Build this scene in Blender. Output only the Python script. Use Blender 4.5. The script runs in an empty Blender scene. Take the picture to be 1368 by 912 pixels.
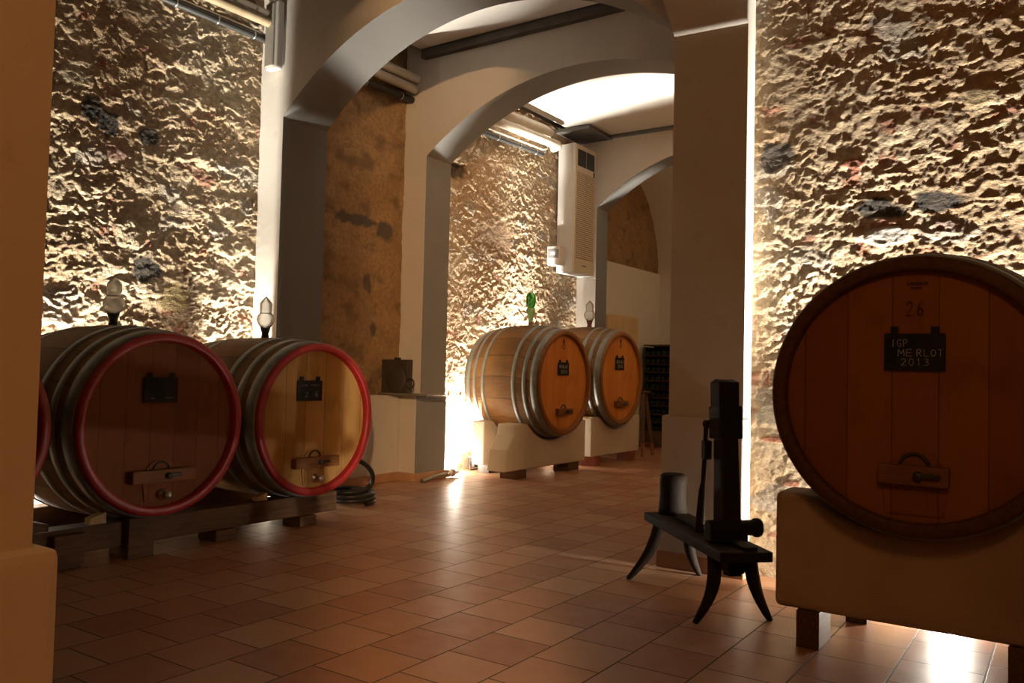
import bpy, bmesh, math, random
import numpy as np
from mathutils import Vector, Matrix
random.seed(7)
PI = math.pi
scn = bpy.context.scene
COL = scn.collection

# ------------------------------------------------------------------ tagging
def tag(o, label=None, cat=None, group=None, kind=None):
    if label: o['label'] = label
    if cat: o['category'] = cat
    if group: o['group'] = group
    if kind: o['kind'] = kind
    return o

def thing(name, label, cat, loc=(0, 0, 0), rz=0.0, group=None):
    o = bpy.data.objects.new(name, None)
    COL.objects.link(o)
    o.location = loc
    o.rotation_euler = (0, 0, rz)
    o.empty_display_size = 0.1
    return tag(o, label, cat, group)

# ------------------------------------------------------------------ mesh builder
class MB:
    def __init__(s):
        s.v = []; s.f = []; s.sm = []
    def add(s, vs, fs, smooth=False):
        b = len(s.v)
        s.v += [tuple(p) for p in vs]
        s.f += [tuple(i + b for i in f) for f in fs]
        s.sm += [smooth] * len(fs)
        return s
    def box(s, c, d, rz=0.0, bev=0.0, tilt=None, taper=1.0):
        bm = bmesh.new()
        bmesh.ops.create_cube(bm, size=1.0)
        for v in bm.verts:
            k = taper if v.co.z > 0 else 1.0
            v.co = Vector((v.co.x * d[0] * k, v.co.y * d[1] * k, v.co.z * d[2]))
        if bev > 0:
            bmesh.ops.bevel(bm, geom=list(bm.edges), offset=bev, segments=2, affect='EDGES', profile=0.6)
        M = Matrix.Translation(c) @ Matrix.Rotation(rz, 4, 'Z')
        if tilt: M = M @ Matrix.Rotation(tilt[0], 4, tilt[1])
        bm.verts.index_update()
        s.add([M @ v.co for v in bm.verts], [[v.index for v in f.verts] for f in bm.faces])
        bm.free()
        return s
    def lathe(s, prof, M=None, n=48, smooth=True, closed=False, caps=False):
        # profile of (r, h) about local Z, mapped by M
        M = M or Matrix.Identity(4)
        vs = []; fs = []
        m = len(prof)
        for (r, h) in prof:
            for k in range(n):
                a = 2 * PI * k / n
                vs.append(M @ Vector((r * math.cos(a), r * math.sin(a), h)))
        rows = m if closed else m - 1
        for i in range(rows):
            j = (i + 1) % m
            for k in range(n):
                l = (k + 1) % n
                fs.append((i * n + k, i * n + l, j * n + l, j * n + k))
        s.add(vs, fs, smooth)
        if caps:
            s.add([vs[k] for k in range(n)], [tuple(range(n - 1, -1, -1))])
            s.add([vs[(m - 1) * n + k] for k in range(n)], [tuple(range(n))])
        return s
    def tube(s, pts, rad, n=10, smooth=True, caps=True):
        pts = [Vector(p) for p in pts]
        m = len(pts)
        rads = rad if isinstance(rad, (list, tuple)) else [rad] * m
        vs = []; fs = []
        up = None
        for i, p in enumerate(pts):
            d = (pts[min(i + 1, m - 1)] - pts[max(i - 1, 0)]).normalized()
            if up is None:
                up = Vector((0, 0, 1)) if abs(d.z) < 0.9 else Vector((1, 0, 0))
            sx = d.cross(up).normalized(); up = sx.cross(d).normalized()
            for k in range(n):
                a = 2 * PI * k / n
                vs.append(p + (sx * math.cos(a) + up * math.sin(a)) * rads[i])
        for i in range(m - 1):
            for k in range(n):
                l = (k + 1) % n
                fs.append((i * n + k, i * n + l, (i + 1) * n + l, (i + 1) * n + k))
        s.add(vs, fs, smooth)
        if caps:
            s.add(vs[:n], [tuple(range(n))]); s.add(vs[-n:], [tuple(range(n - 1, -1, -1))])
        return s
    def prism(s, poly, depth, M=None, smooth=False):
        # polygon in local XY extruded along local Z
        M = M or Matrix.Identity(4)
        n = len(poly)
        vs = [M @ Vector((x, y, 0)) for x, y in poly] + [M @ Vector((x, y, depth)) for x, y in poly]
        fs = [tuple(range(n - 1, -1, -1)), tuple(range(n, 2 * n))]
        fs += [(i, (i + 1) % n, n + (i + 1) % n, n + i) for i in range(n)]
        return s.add(vs, fs, smooth)
    def build(s, name, mat, parent=None, loc=None, rz=0.0):
        me = bpy.data.meshes.new(name)
        me.from_pydata(s.v, [], s.f)
        me.polygons.foreach_set('use_smooth', s.sm)
        bm = bmesh.new(); bm.from_mesh(me)
        bmesh.ops.recalc_face_normals(bm, faces=bm.faces)
        bm.to_mesh(me); bm.free()
        me.update()
        if mat: me.materials.append(mat)
        o = bpy.data.objects.new(name, me)
        COL.objects.link(o)
        if parent: o.parent = parent
        if loc: o.location = loc
        o.rotation_euler = (0, 0, rz)
        return o

def RX(a): return Matrix.Rotation(a, 4, 'X')
def RY(a): return Matrix.Rotation(a, 4, 'Y')
def RZ(a): return Matrix.Rotation(a, 4, 'Z')
def T(*p): return Matrix.Translation(p)

# ------------------------------------------------------------------ material helpers
class NT:
    def __init__(s, name):
        s.m = bpy.data.materials.new(name); s.m.use_nodes = True
        s.t = s.m.node_tree; s.n = s.t.nodes
        s.b = s.n['Principled BSDF']
    def node(s, typ, **kw):
        x = s.n.new(typ)
        for k, v in kw.items():
            if k == 'ins':
                for a, b in v.items():
                    if hasattr(b, 'links') or isinstance(b, bpy.types.NodeSocket): s.t.links.new(b, x.inputs[a])
                    else: x.inputs[a].default_value = b
            else: setattr(x, k, v)
        return x
    def link(s, a, b): s.t.links.new(a, b)
    def math(s, op, a, b=None, c=None):
        x = s.n.new('ShaderNodeMath'); x.operation = op
        for i, q in enumerate((a, b, c)):
            if q is None: continue
            if isinstance(q, bpy.types.NodeSocket): s.link(q, x.inputs[i])
            else: x.inputs[i].default_value = q
        return x.outputs[0]
    def mix(s, f, a, b, blend='MIX'):
        x = s.n.new('ShaderNodeMix'); x.data_type = 'RGBA'; x.blend_type = blend
        for k, q in ((0, f), (6, a), (7, b)):
            if isinstance(q, bpy.types.NodeSocket): s.link(q, x.inputs[k])
            elif k == 0: x.inputs[0].default_value = q
            else: x.inputs[k].default_value = (*q, 1) if len(q) == 3 else q
        return x.outputs[2]
    def ramp(s, fac, stops):
        x = s.n.new('ShaderNodeValToRGB')
        e = x.color_ramp.elements
        while len(e) < len(stops): e.new(0.5)
        for i, (p, c) in enumerate(stops):
            e[i].position = p
            e[i].color = (c, c, c, 1) if isinstance(c, (int, float)) else (*c, 1)
        s.link(fac, x.inputs[0])
        return x.outputs[0]
    def noise(s, vec, scale, detail=4, rough=0.55):
        x = s.node('ShaderNodeTexNoise', ins={'Scale': scale, 'Detail': detail, 'Roughness': rough})
        s.link(vec, x.inputs['Vector'])
        return x.outputs['Fac']
    def obj(s): return s.node('ShaderNodeTexCoord').outputs['Object']
    def world(s): return s.node('ShaderNodeNewGeometry').outputs['Position']
    def scaled(s, vec, sc):
        x = s.node('ShaderNodeVectorMath', operation='MULTIPLY'); s.link(vec, x.inputs[0]); x.inputs[1].default_value = sc
        return x.outputs[0]
    def bump(s, h, strength=0.3, dist=0.01):
        x = s.node('ShaderNodeBump', ins={'Strength': strength, 'Distance': dist})
        s.link(h, x.inputs['Height']); s.link(x.outputs[0], s.b.inputs['Normal'])
    def set(s, col=None, rough=None, metal=None, **kw):
        for k, q in (('Base Color', col), ('Roughness', rough), ('Metallic', metal)):
            if q is None: continue
            if isinstance(q, bpy.types.NodeSocket): s.link(q, s.b.inputs[k])
            elif k == 'Base Color': s.b.inputs[k].default_value = (*q, 1)
            else: s.b.inputs[k].default_value = q
        for k, q in kw.items(): s.b.inputs[k].default_value = q
        return s.m

def mottled(name, c1, c2, scale=6, rough=0.7, metal=0.0, bump=0.15, bscale=60, bdist=0.004, **kw):
    k = NT(name); w = k.world()
    f = k.ramp(k.noise(w, scale, 5), [(0.32, 0.0), (0.68, 1.0)])
    k.set(k.mix(f, c1, c2), rough, metal, **kw)
    if bump: k.bump(k.noise(w, bscale, 3), bump, bdist)
    return k.m

def plaster(name, base, stain, fine=0.2, amt=0.5):
    k = NT(name); w = k.world()
    n1 = k.ramp(k.noise(w, 1.3, 6, 0.6), [(0.35, 0.0), (0.75, 1.0)])
    n2 = k.ramp(k.noise(w, 9, 4, 0.6), [(0.62, 0.0), (0.75, 1.0)])
    c = k.mix(k.math('MULTIPLY', n1, amt), base, stain)
    c = k.mix(k.math('MULTIPLY', n2, 0.25), c, tuple(x * 0.7 for x in stain))
    k.set(c, 0.85)
    h = k.math('ADD', k.noise(w, 14, 4), k.math('MULTIPLY', k.noise(w, 110, 3), 0.5))
    k.bump(h, fine, 0.008)
    return k.m

def staves_mat(name, c1, c2, n=34, rough=0.65):
    # barrel staves: seams by angle round the local Y axis
    k = NT(name); o = k.obj()
    sp = k.node('ShaderNodeSeparateXYZ'); k.link(o, sp.inputs[0])
    a = k.math('ARCTAN2', sp.outputs['X'], sp.outputs['Z'])
    u = k.math('MULTIPLY', k.math('ADD', a, PI), n / (2 * PI))
    idx = k.math('FLOOR', u); fr = k.math('FRACT', u)
    wn = k.node('ShaderNodeTexWhiteNoise', noise_dimensions='1D'); k.link(idx, wn.inputs['W'])
    grain = k.noise(k.scaled(o, (30, 2.2, 30)), 3.0, 5, 0.6)
    f = k.math('ADD', k.math('MULTIPLY', wn.outputs['Value'], 0.75), k.math('MULTIPLY', k.math('SUBTRACT', grain, 0.3), 1.1))
    c = k.mix(f, c1, c2)
    edge = k.math('MINIMUM', fr, k.math('SUBTRACT', 1.0, fr))
    seam = k.ramp(edge, [(0.0, 1.0), (0.045, 0.0)])
    blot = k.ramp(k.noise(o, 3.2, 4), [(0.45, 0.0), (0.7, 0.45)])
    c = k.mix(blot, c, tuple(x * 0.45 for x in c1))
    c = k.mix(k.math('MULTIPLY', seam, 0.7), c, (0.03, 0.018, 0.008))
    k.set(c, rough, **{'Specular IOR Level': 0.2})
    k.bump(k.math('SUBTRACT', k.math('MULTIPLY', grain, 0.4), seam), 0.4, 0.004)
    return k.m

def boards_mat(name, c1, c2, width=0.165, rough=0.62, off=0.5):
    # vertical head boards in local X
    k = NT(name); o = k.obj()
    inf = k.node('ShaderNodeObjectInfo')
    sp = k.node('ShaderNodeSeparateXYZ'); k.link(o, sp.inputs[0])
    u = k.math('ADD', k.math('DIVIDE', sp.outputs['X'], width), off)
    idx = k.math('FLOOR', u); fr = k.math('FRACT', u)
    wn = k.node('ShaderNodeTexWhiteNoise', noise_dimensions='1D')
    k.link(k.math('ADD', idx, k.math('MULTIPLY', inf.outputs['Random'], 37.0)), wn.inputs['W'])
    grain = k.noise(k.scaled(o, (40, 10, 1.6)), 2.5, 6, 0.65)
    f = k.math('ADD', k.math('MULTIPLY', wn.outputs['Value'], 0.65), k.math('MULTIPLY', k.math('SUBTRACT', grain, 0.25), 0.7))
    c = k.mix(f, c1, c2)
    edge = k.math('MINIMUM', fr, k.math('SUBTRACT', 1.0, fr))
    seam = k.ramp(edge, [(0.0, 1.0), (0.02, 0.0)])
    blot = k.ramp(k.noise(k.scaled(o, (4, 4, 2.2)), 1.6, 4), [(0.5, 0.0), (0.75, 0.5)])
    c = k.mix(blot, c, tuple(x * 0.5 for x in c1))
    c = k.mix(k.math('MULTIPLY', seam, 0.75), c, tuple(x * 0.2 for x in c1))
    k.set(c, rough, **{'Specular IOR Level': 0.18})
    k.bump(k.math('SUBTRACT', k.math('MULTIPLY', grain, 0.4), seam), 0.35, 0.003)
    return k.m

def grain_mat(name, c1, c2, axis=(30, 2, 30), rough=0.6, bump=0.4):
    k = NT(name); o = k.obj()
    g = k.noise(k.scaled(o, axis), 2.0, 6, 0.65)
    b = k.noise(o, 5.0, 4)
    f = k.ramp(k.math('ADD', k.math('MULTIPLY', g, 0.7), k.math('MULTIPLY', b, 0.3)), [(0.35, 0.0), (0.65, 1.0)])
    k.set(k.mix(f, c1, c2), rough, **{'Specular IOR Level': 0.2})
    k.bump(g, bump, 0.004)
    return k.m

def stone_mat(name, fine=0.6, tint=None):
    k = NT(name); w = k.world()
    at = k.node('ShaderNodeAttribute', attribute_name='stone_colour')
    c = at.outputs['Color']
    n = k.ramp(k.noise(w, 26, 5, 0.65), [(0.3, 0.0), (0.7, 1.0)])
    c = k.mix(n, k.mix(0.6, c, (0.12, 0.085, 0.055)), c)
    k.set(c, 0.92)
    h = k.math('ADD', k.noise(k.scaled(w, (1, 1, 1.5)), 15, 6, 0.72), k.math('MULTIPLY', k.noise(w, 60, 5, 0.7), 0.4))
    k.bump(h, fine, 0.06)
    return k.m

def tile_mat():
    k = NT('terracotta_tiles'); w = k.world()
    mp = k.node('ShaderNodeMapping')
    k.link(w, mp.inputs['Vector'])
    # texture X runs along world Y, rows along world X
    mp.inputs['Rotation'].default_value = (0, 0, -PI / 2)
    mp.inputs['Location'].default_value = (-0.15, 0.005, 0)
    br = k.node('ShaderNodeTexBrick', offset=0.5, offset_frequency=2, squash=1.0,
                ins={'Color1': (1, 1, 1, 1), 'Color2': (0, 0, 0, 1), 'Mortar': (0.5, 0.5, 0.5, 1), 'Scale': 1.0,
                     'Mortar Size': 0.0042, 'Mortar Smooth': 0.25, 'Bias': 0.0, 'Brick Width': 0.32, 'Row Height': 0.32})
    k.link(mp.outputs[0], br.inputs['Vector'])
    rnd = br.outputs['Color']; mort = br.outputs['Fac']
    c = k.ramp(rnd, [(0.0, (0.25, 0.085, 0.035)), (0.3, (0.33, 0.135, 0.06)), (0.6, (0.38, 0.185, 0.095)), (1.0, (0.43, 0.25, 0.145))])
    cl = k.ramp(k.noise(w, 7, 5, 0.6), [(0.3, 0.0), (0.72, 1.0)])
    c = k.mix(k.math('MULTIPLY', cl, 0.5), c, (0.40, 0.23, 0.13))
    sp = k.ramp(k.noise(w, 24, 4, 0.6), [(0.58, 0.0), (0.8, 1.0)])
    c = k.mix(k.math('MULTIPLY', sp, 0.5), c, (0.17, 0.06, 0.03))
    c = k.mix(mort, c, (0.075, 0.045, 0.028))
    r = k.math('ADD', 0.33, k.math('MULTIPLY', k.noise(w, 11, 4), 0.16))
    r = k.math('ADD', r, k.math('MULTIPLY', mort, 0.4))
    k.set(c, r)
    k.b.inputs['Specular IOR Level'].default_value = 0.5
    h = k.math('ADD', k.math('MULTIPLY', k.noise(w, 5, 3), 0.9), k.math('MULTIPLY', k.noise(w, 45, 3), 0.10))
    h = k.math('SUBTRACT', h, k.math('MULTIPLY', mort, 0.8))
    k.bump(h, 0.28, 0.006)
    return k.m

def glass_mat(name, col=(1, 1, 1), rough=0.02):
    k = NT(name)
    k.set(col, rough, 0.0, **{'Transmission Weight': 1.0, 'IOR': 1.45})
    return k.m

M_FLOOR = tile_mat()
M_PLAST = plaster('grey_white_plaster', (0.60, 0.56, 0.50), (0.46, 0.41, 0.35))
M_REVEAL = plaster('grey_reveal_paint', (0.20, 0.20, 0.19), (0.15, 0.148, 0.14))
M_PLINTH = plaster('plinth_plaster', (0.56, 0.52, 0.46), (0.43, 0.38, 0.32))
M_CEIL = plaster('white_ceiling_plaster', (0.72, 0.70, 0.65), (0.62, 0.58, 0.52), 0.1, 0.35)
M_PIER = plaster('rough_pier_plaster', (0.74, 0.60, 0.43), (0.62, 0.47, 0.32), 0.5)
M_SKIRT = mottled('terracotta_skirting', (0.33, 0.16, 0.08), (0.42, 0.24, 0.13), 5, 0.5)
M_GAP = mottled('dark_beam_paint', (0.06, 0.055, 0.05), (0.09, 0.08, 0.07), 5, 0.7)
M_STONE = stone_mat('rubble_stone', 0.6); M_STONE_R = stone_mat('coursed_rubble_stone', 0.5)
M_BROWN = stone_mat('brown_old_plaster', 0.45)
M_STAVE = staves_mat('oak_staves', (0.085, 0.038, 0.009), (0.19, 0.09, 0.024))
M_STAVE_DK = staves_mat('dark_oak_staves', (0.12, 0.06, 0.025), (0.20, 0.10, 0.045))
M_HEAD_RED = boards_mat('reddish_head_boards', (0.14, 0.042, 0.010), (0.22, 0.075, 0.018))
M_HEAD_YEL = boards_mat('yellow_head_boards', (0.30, 0.145, 0.035), (0.48, 0.27, 0.085), 0.19)
M_HEAD_ORG = boards_mat('orange_head_boards', (0.50, 0.17, 0.025), (0.66, 0.27, 0.05), 0.15)
M_HEAD_BRN = boards_mat('brown_head_boards', (0.19, 0.058, 0.007), (0.29, 0.10, 0.015), 0.175, 0.4)
M_RED = mottled('red_rim_paint', (0.27, 0.008, 0.009), (0.34, 0.014, 0.013), 8, 0.4)
M_RIM = grain_mat('dark_rim_wood', (0.065, 0.024, 0.008), (0.12, 0.046, 0.015), (20, 6, 20))
M_RIM_O = grain_mat('orange_rim_wood', (0.20, 0.08, 0.02), (0.30, 0.13, 0.04), (20, 6, 20))
M_HOOP = mottled('galvanised_hoop', (0.17, 0.175, 0.16), (0.25, 0.255, 0.235), 12, 0.5, 0.35, 0.1)
M_DARKWD = grain_mat('dark_stand_wood', (0.055, 0.028, 0.012), (0.14, 0.065, 0.026), (30, 2, 30))
M_PALEWD = grain_mat('pale_timber', (0.50, 0.34, 0.16), (0.62, 0.46, 0.25), (30, 3, 30))
M_BLACKWD = grain_mat('blackened_bench_wood', (0.008, 0.005, 0.003), (0.022, 0.013, 0.008), (4, 30, 30), 0.7)
M_REDWD = grain_mat('red_brown_wood', (0.18, 0.05, 0.025), (0.28, 0.09, 0.045), (30, 30, 4))
M_TUFA = plaster('tufa_block', (0.62, 0.55, 0.44), (0.48, 0.39, 0.28), 0.6)
M_TUFA_B = plaster('brown_tufa_block', (0.42, 0.29, 0.18), (0.24, 0.15, 0.085), 0.7, 0.8)
M_SLATE = mottled('chalkboard_slate', (0.012, 0.014, 0.012), (0.03, 0.03, 0.027), 10, 0.85, **{'Specular IOR Level': 0.15})
M_CHALK = mottled('chalk', (0.50, 0.50, 0.47), (0.36, 0.36, 0.34), 40, 0.95)
M_INK = mottled('brand_ink', (0.018, 0.010, 0.006), (0.03, 0.015, 0.008), 30, 0.8, bump=0)
M_STEEL = mottled('brushed_steel', (0.45, 0.43, 0.40), (0.60, 0.58, 0.54), 14, 0.3, 0.9, 0.05)
M_IRON = mottled('dark_iron', (0.035, 0.03, 0.026), (0.07, 0.06, 0.05), 14, 0.45, 0.6)
M_BRASSWD = grain_mat('crossbar_wood', (0.14, 0.055, 0.018), (0.24, 0.10, 0.035), (4, 30, 30), 0.55)
M_RUBBER = mottled('black_rubber', (0.012, 0.012, 0.012), (0.022, 0.022, 0.02), 20, 0.45)
M_REDRUB = mottled('dark_red_stopper', (0.10, 0.012, 0.012), (0.14, 0.02, 0.018), 20, 0.5)
M_GLASS = glass_mat('clear_glass', (0.95, 0.95, 0.93), 0.15); M_GLASS.node_tree.nodes['Principled BSDF'].inputs['Transmission Weight'].default_value = 0.85
M_GGREEN = mottled('green_glass', (0.05, 0.33, 0.04), (0.09, 0.45, 0.07), 20, 0.15, 0, 0, **{'Transmission Weight': 0.6})
M_LGREEN = mottled('pale_green_glass', (0.35, 0.62, 0.22), (0.42, 0.70, 0.30), 20, 0.2, 0, 0, **{'Transmission Weight': 0.4})
M_AC = mottled('cream_enamel', (0.66, 0.60, 0.48), (0.70, 0.64, 0.52), 3, 0.4, bump=0)
M_ACW = mottled('white_enamel', (0.74, 0.73, 0.70), (0.78, 0.77, 0.74), 3, 0.4, bump=0)
M_ACBLK = mottled('black_vent', (0.01, 0.01, 0.01), (0.02, 0.02, 0.02), 9, 0.6)
M_ACGRY = mottled('grey_display', (0.20, 0.20, 0.20), (0.26, 0.26, 0.26), 30, 0.4)
M_SLOT = mottled('tan_louvre', (0.30, 0.21, 0.11), (0.34, 0.24, 0.13), 9, 0.6)
M_PIPE = mottled('cream_duct', (0.58, 0.51, 0.41), (0.68, 0.62, 0.52), 6, 0.4, 0.1)
M_PIPEBR = mottled('brown_pipe', (0.20, 0.15, 0.09), (0.27, 0.21, 0.13), 6, 0.4)
M_BOTTLE = mottled('dark_green_bottle_glass', (0.006, 0.012, 0.006), (0.012, 0.022, 0.010), 10, 0.1, 0, 0)
M_BOX = mottled('dark_grey_box', (0.035, 0.026, 0.017), (0.05, 0.038, 0.025), 8, 0.6)
M_JBOX = mottled('grey_lamp_housing', (0.40, 0.38, 0.34), (0.46, 0.44, 0.40), 8, 0.35)
M_JBOX2 = mottled('smoked_diffuser', (0.22, 0.20, 0.17), (0.27, 0.25, 0.21), 8, 0.25)
M_BEIGE = mottled('beige_board', (0.56, 0.40, 0.22), (0.62, 0.46, 0.27), 3, 0.6)
M_HOSEGR = mottled('grey_green_fitting', (0.16, 0.15, 0.11), (0.30, 0.28, 0.22), 30, 0.4, 0.5)
k = NT('lamp_lens'); k.set((1, 1, 1), 0.4); k.b.inputs['Emission Color'].default_value = (1.0, 0.9, 0.72, 1); k.b.inputs['Emission Strength'].default_value = 25.0
M_LENS = k.m

# ------------------------------------------------------------------ numpy noise
def _hash(ix, iy, seed):
    h = (ix.astype(np.int64) * 374761393 + iy.astype(np.int64) * 668265263 + seed * 974634777) & 0xffffffff
    h = ((h ^ (h >> 13)) * 1274126177) & 0xffffffff
    h = (h ^ (h >> 16)) & 0xffffffff
    return h
def rnd2(ix, iy, seed): return _hash(ix, iy, seed) / 4294967295.0
def gnoise(x, y, seed):
    ix = np.floor(x); iy = np.floor(y); fx = x - ix; fy = y - iy
    def g(a, b):
        t = rnd2(ix + a, iy + b, seed) * 2 * PI
        return np.cos(t) * (fx - a) + np.sin(t) * (fy - b)
    u = fx * fx * fx * (fx * (fx * 6 - 15) + 10); v = fy * fy * fy * (fy * (fy * 6 - 15) + 10)
    a = g(0, 0) * (1 - u) + g(1, 0) * u
    b = g(0, 1) * (1 - u) + g(1, 1) * u
    return (a * (1 - v) + b * v) * 1.5
def fbm(x, y, seed, octv=5, gain=0.5, ridged=False):
    s = np.zeros_like(x); a = 1.0
    for i in range(octv):
        n = gnoise(x * 2 ** i + 13.7 * i, y * 2 ** i - 7.1 * i, seed + i)
        s += a * ((0.5 - np.abs(n)) * 1.4 if ridged else n); a *= gain
    return s
def worley(x, y, seed):
    ix = np.floor(x); iy = np.floor(y)
    d1 = np.full_like(x, 9.0); d2 = np.full_like(x, 9.0); cid = np.zeros_like(x)
    for a in (-1, 0, 1):
        for b in (-1, 0, 1):
            cx = ix + a; cy = iy + b
            px = cx + 0.15 + 0.7 * rnd2(cx, cy, seed); py = cy + 0.15 + 0.7 * rnd2(cx, cy, seed + 5)
            d = np.hypot(x - px, y - py)
            r = rnd2(cx, cy, seed + 9)
            closer = d < d1
            d2 = np.where(closer, d1, np.minimum(d2, d)); cid = np.where(closer, r, cid); d1 = np.where(closer, d, d1)
    return d1, d2, cid

def rubble_wall(name, mat, org, ux, nrm, W, H, step, seed, amp=1.0, dark=(), reds=0.05, mode='rubble', clip=None, z0=0.0, low=1.0):
    """height-field wall: org at base, ux along the wall, nrm outwards; real relief"""
    nx = int(W / step) + 1; nz = int(H / step) + 1
    gx, gz = np.meshgrid(np.linspace(0, W, nx), np.linspace(z0, z0 + H, nz))
    wx = gx + 0.05 * fbm(gx * 4, gz * 4, seed + 40, 3); wz = gz + 0.05 * fbm(gx * 4 + 9, gz * 4, seed + 50, 3)
    if mode == 'rubble':
        d1, d2, cid = worley(wx * 4.2, wz * 7.0, seed)
        e1, e2, cid2 = worley(wx * 9.5, wz * 15, seed + 3)
        stone = np.clip((d2 - d1) * 2.6, 0, 1)
        st2 = np.clip((e2 - e1) * 2.2, 0, 1)
        cover = np.clip(0.5 + 1.6 * fbm(gx * 1.5, gz * 1.9, seed + 70, 3), 0, 1)   # where mortar hides the stones
        h = low * 0.024 * (cid - 0.35) * stone + 0.010 * (stone ** 0.6)
        h = h * (1 - 0.5 * cover) + 0.012 * st2 * (cid2 - 0.1) * (0.4 + 0.6 * cover)
        h += low * 0.014 * fbm(gx * 2.2, gz * 3.2, seed + 11, 2)
        rough = np.clip(0.85 + 0.8 * fbm(gx * 1.8, gz * 2.4, seed + 33, 2), 0.35, 1.5)
        h += 0.0125 * rough * fbm(wx * 8.0, wz * 12, seed + 12, 2, 0.7)
        h -= 0.016 * rough * np.abs(fbm(wx * 9.0 + 4, wz * 13.0, seed + 17, 4, 0.68))
        h += 0.0065 * rough * fbm(gx * 24, gz * 31, seed + 14, 3, 0.68)
    else:
        cid = cid2 = np.full_like(gx, 0.5); stone = np.ones_like(gx); cover = np.ones_like(gx)
        h = 0.016 * fbm(gx * 2, gz * 2, seed, 4) + 0.006 * fbm(gx * 12, gz * 12, seed + 5, 3)
        pit = np.clip(fbm(gx * 6, gz * 7, seed + 8, 4) - 0.42, 0, 1); h -= 0.05 * pit
    h = h * amp
    # colour of the stones themselves, then of the listed patches
    base = np.array([0.50, 0.375, 0.235]); alt = np.array([0.60, 0.48, 0.32]); brn = np.array([0.41, 0.275, 0.15])
    t = np.clip(cid * 1.2 - 0.1 + 0.5 * fbm(gx * 3, gz * 3, seed + 21, 3), 0, 1)[..., None]
    c = base * (1 - t) + alt * t
    t = np.clip(0.4 + 1.1 * fbm(gx * 1.1 + 3, gz * 1.3, seed + 22, 4), 0, 1)[..., None] * 0.75
    c = c * (1 - t) + brn * t
    if mode == 'rubble':
        red = ((cid2 < reds) & (cover < 0.9)).astype(float)[..., None] * np.clip(stone * 2, 0, 1)[..., None]
        c = c * (1 - 0.8 * red) + np.array([0.36, 0.13, 0.07]) * 0.8 * red
        gry = ((cid > 0.93)).astype(float)[..., None]; c = c * (1 - 0.5 * gry) + np.array([0.33, 0.32, 0.30]) * 0.5 * gry
    else:
        t = np.clip(fbm(gx * 3.2, gz * 4, seed + 31, 4) * 2.2 - 0.45, 0, 1)[..., None]
        c = c * (1 - 0.6 * t) + np.array([0.16, 0.12, 0.085]) * 0.6 * t
        c = c * np.array([0.80, 0.64, 0.45])
    for (px, pz, rx, rz, colr, dh) in dark:
        q = np.hypot((gx - px) / rx, (gz - pz) / rz) + 0.35 * fbm(gx * 9, gz * 9, seed + 60, 3)
        m = np.clip((1.05 - q) * 5, 0, 1)
        c = c * (1 - m[..., None]) + np.array(colr) * m[..., None]
        h = h * (1 - 0.6 * m) + dh * m
    org = np.array(org, float); ux = np.array(ux, float); nrm = np.array(nrm, float)
    edge = np.clip(np.minimum(gx, W - gx) / 0.03, 0, 1)
    h = h * (0.25 + 0.75 * edge)
    P = org + gx[..., None] * ux + gz[..., None] * np.array([0, 0, 1.0]) + h[..., None] * nrm
    V = P.reshape(-1, 3)
    i = np.arange(nx * nz).reshape(nz, nx)
    F = np.stack([i[:-1, :-1], i[:-1, 1:], i[1:, 1:], i[1:, :-1]], -1).reshape(-1, 4)
    if np.dot(np.cross(ux, [0, 0, 1.0]), nrm) < 0: F = F[:, ::-1]
    if clip is not None:
        ctr = P.reshape(-1, 3)[F].mean(1)
        F = F[clip(ctr)]
    me = bpy.data.meshes.new(name)
    nf = len(F)
    me.vertices.add(len(V)); me.vertices.foreach_set('co', V.astype(np.float32).ravel())
    me.loops.add(nf * 4); me.loops.foreach_set('vertex_index', F.astype(np.int32).ravel())
    me.polygons.add(nf); me.polygons.foreach_set('loop_start', np.arange(0, nf * 4, 4, dtype=np.int32))
    me.polygons.foreach_set('use_smooth', np.ones(nf, dtype=bool))
    me.update(calc_edges=True)
    ca = me.color_attributes.new('stone_colour', 'FLOAT_COLOR', 'POINT')
    cc = np.concatenate([np.clip(c.reshape(-1, 3), 0.01, 1), np.ones((nx * nz, 1))], 1).astype(np.float32)
    ca.data.foreach_set('color', cc.ravel())
    me.materials.append(mat)
    o = bpy.data.objects.new(name, me); COL.objects.link(o)
    return tag(o, kind='structure')

def struct(name, mb, mat): return tag(mb.build(name, mat), kind='structure')

# ------------------------------------------------------------------ THE SETTING
XL = -6.22            # plane of the left wall
JL, JR = -5.90, -2.15  # the arches' jambs
TOP = 5.15
struct('floor', MB().box((-0.5, 3.4, -0.05), (13.0, 22.0, 0.1)), M_FLOOR)
M_LOWBOUNCE = mottled('low_bounce_plaster', (0.13, 0.10, 0.07), (0.18, 0.14, 0.10), 2, 0.9)  # dark brown chosen so unseen surfaces return little bounced light
struct('ceiling', MB().box((2.0, -1.0, 5.2), (8.0, 12.6, 0.1)), M_LOWBOUNCE)

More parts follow.
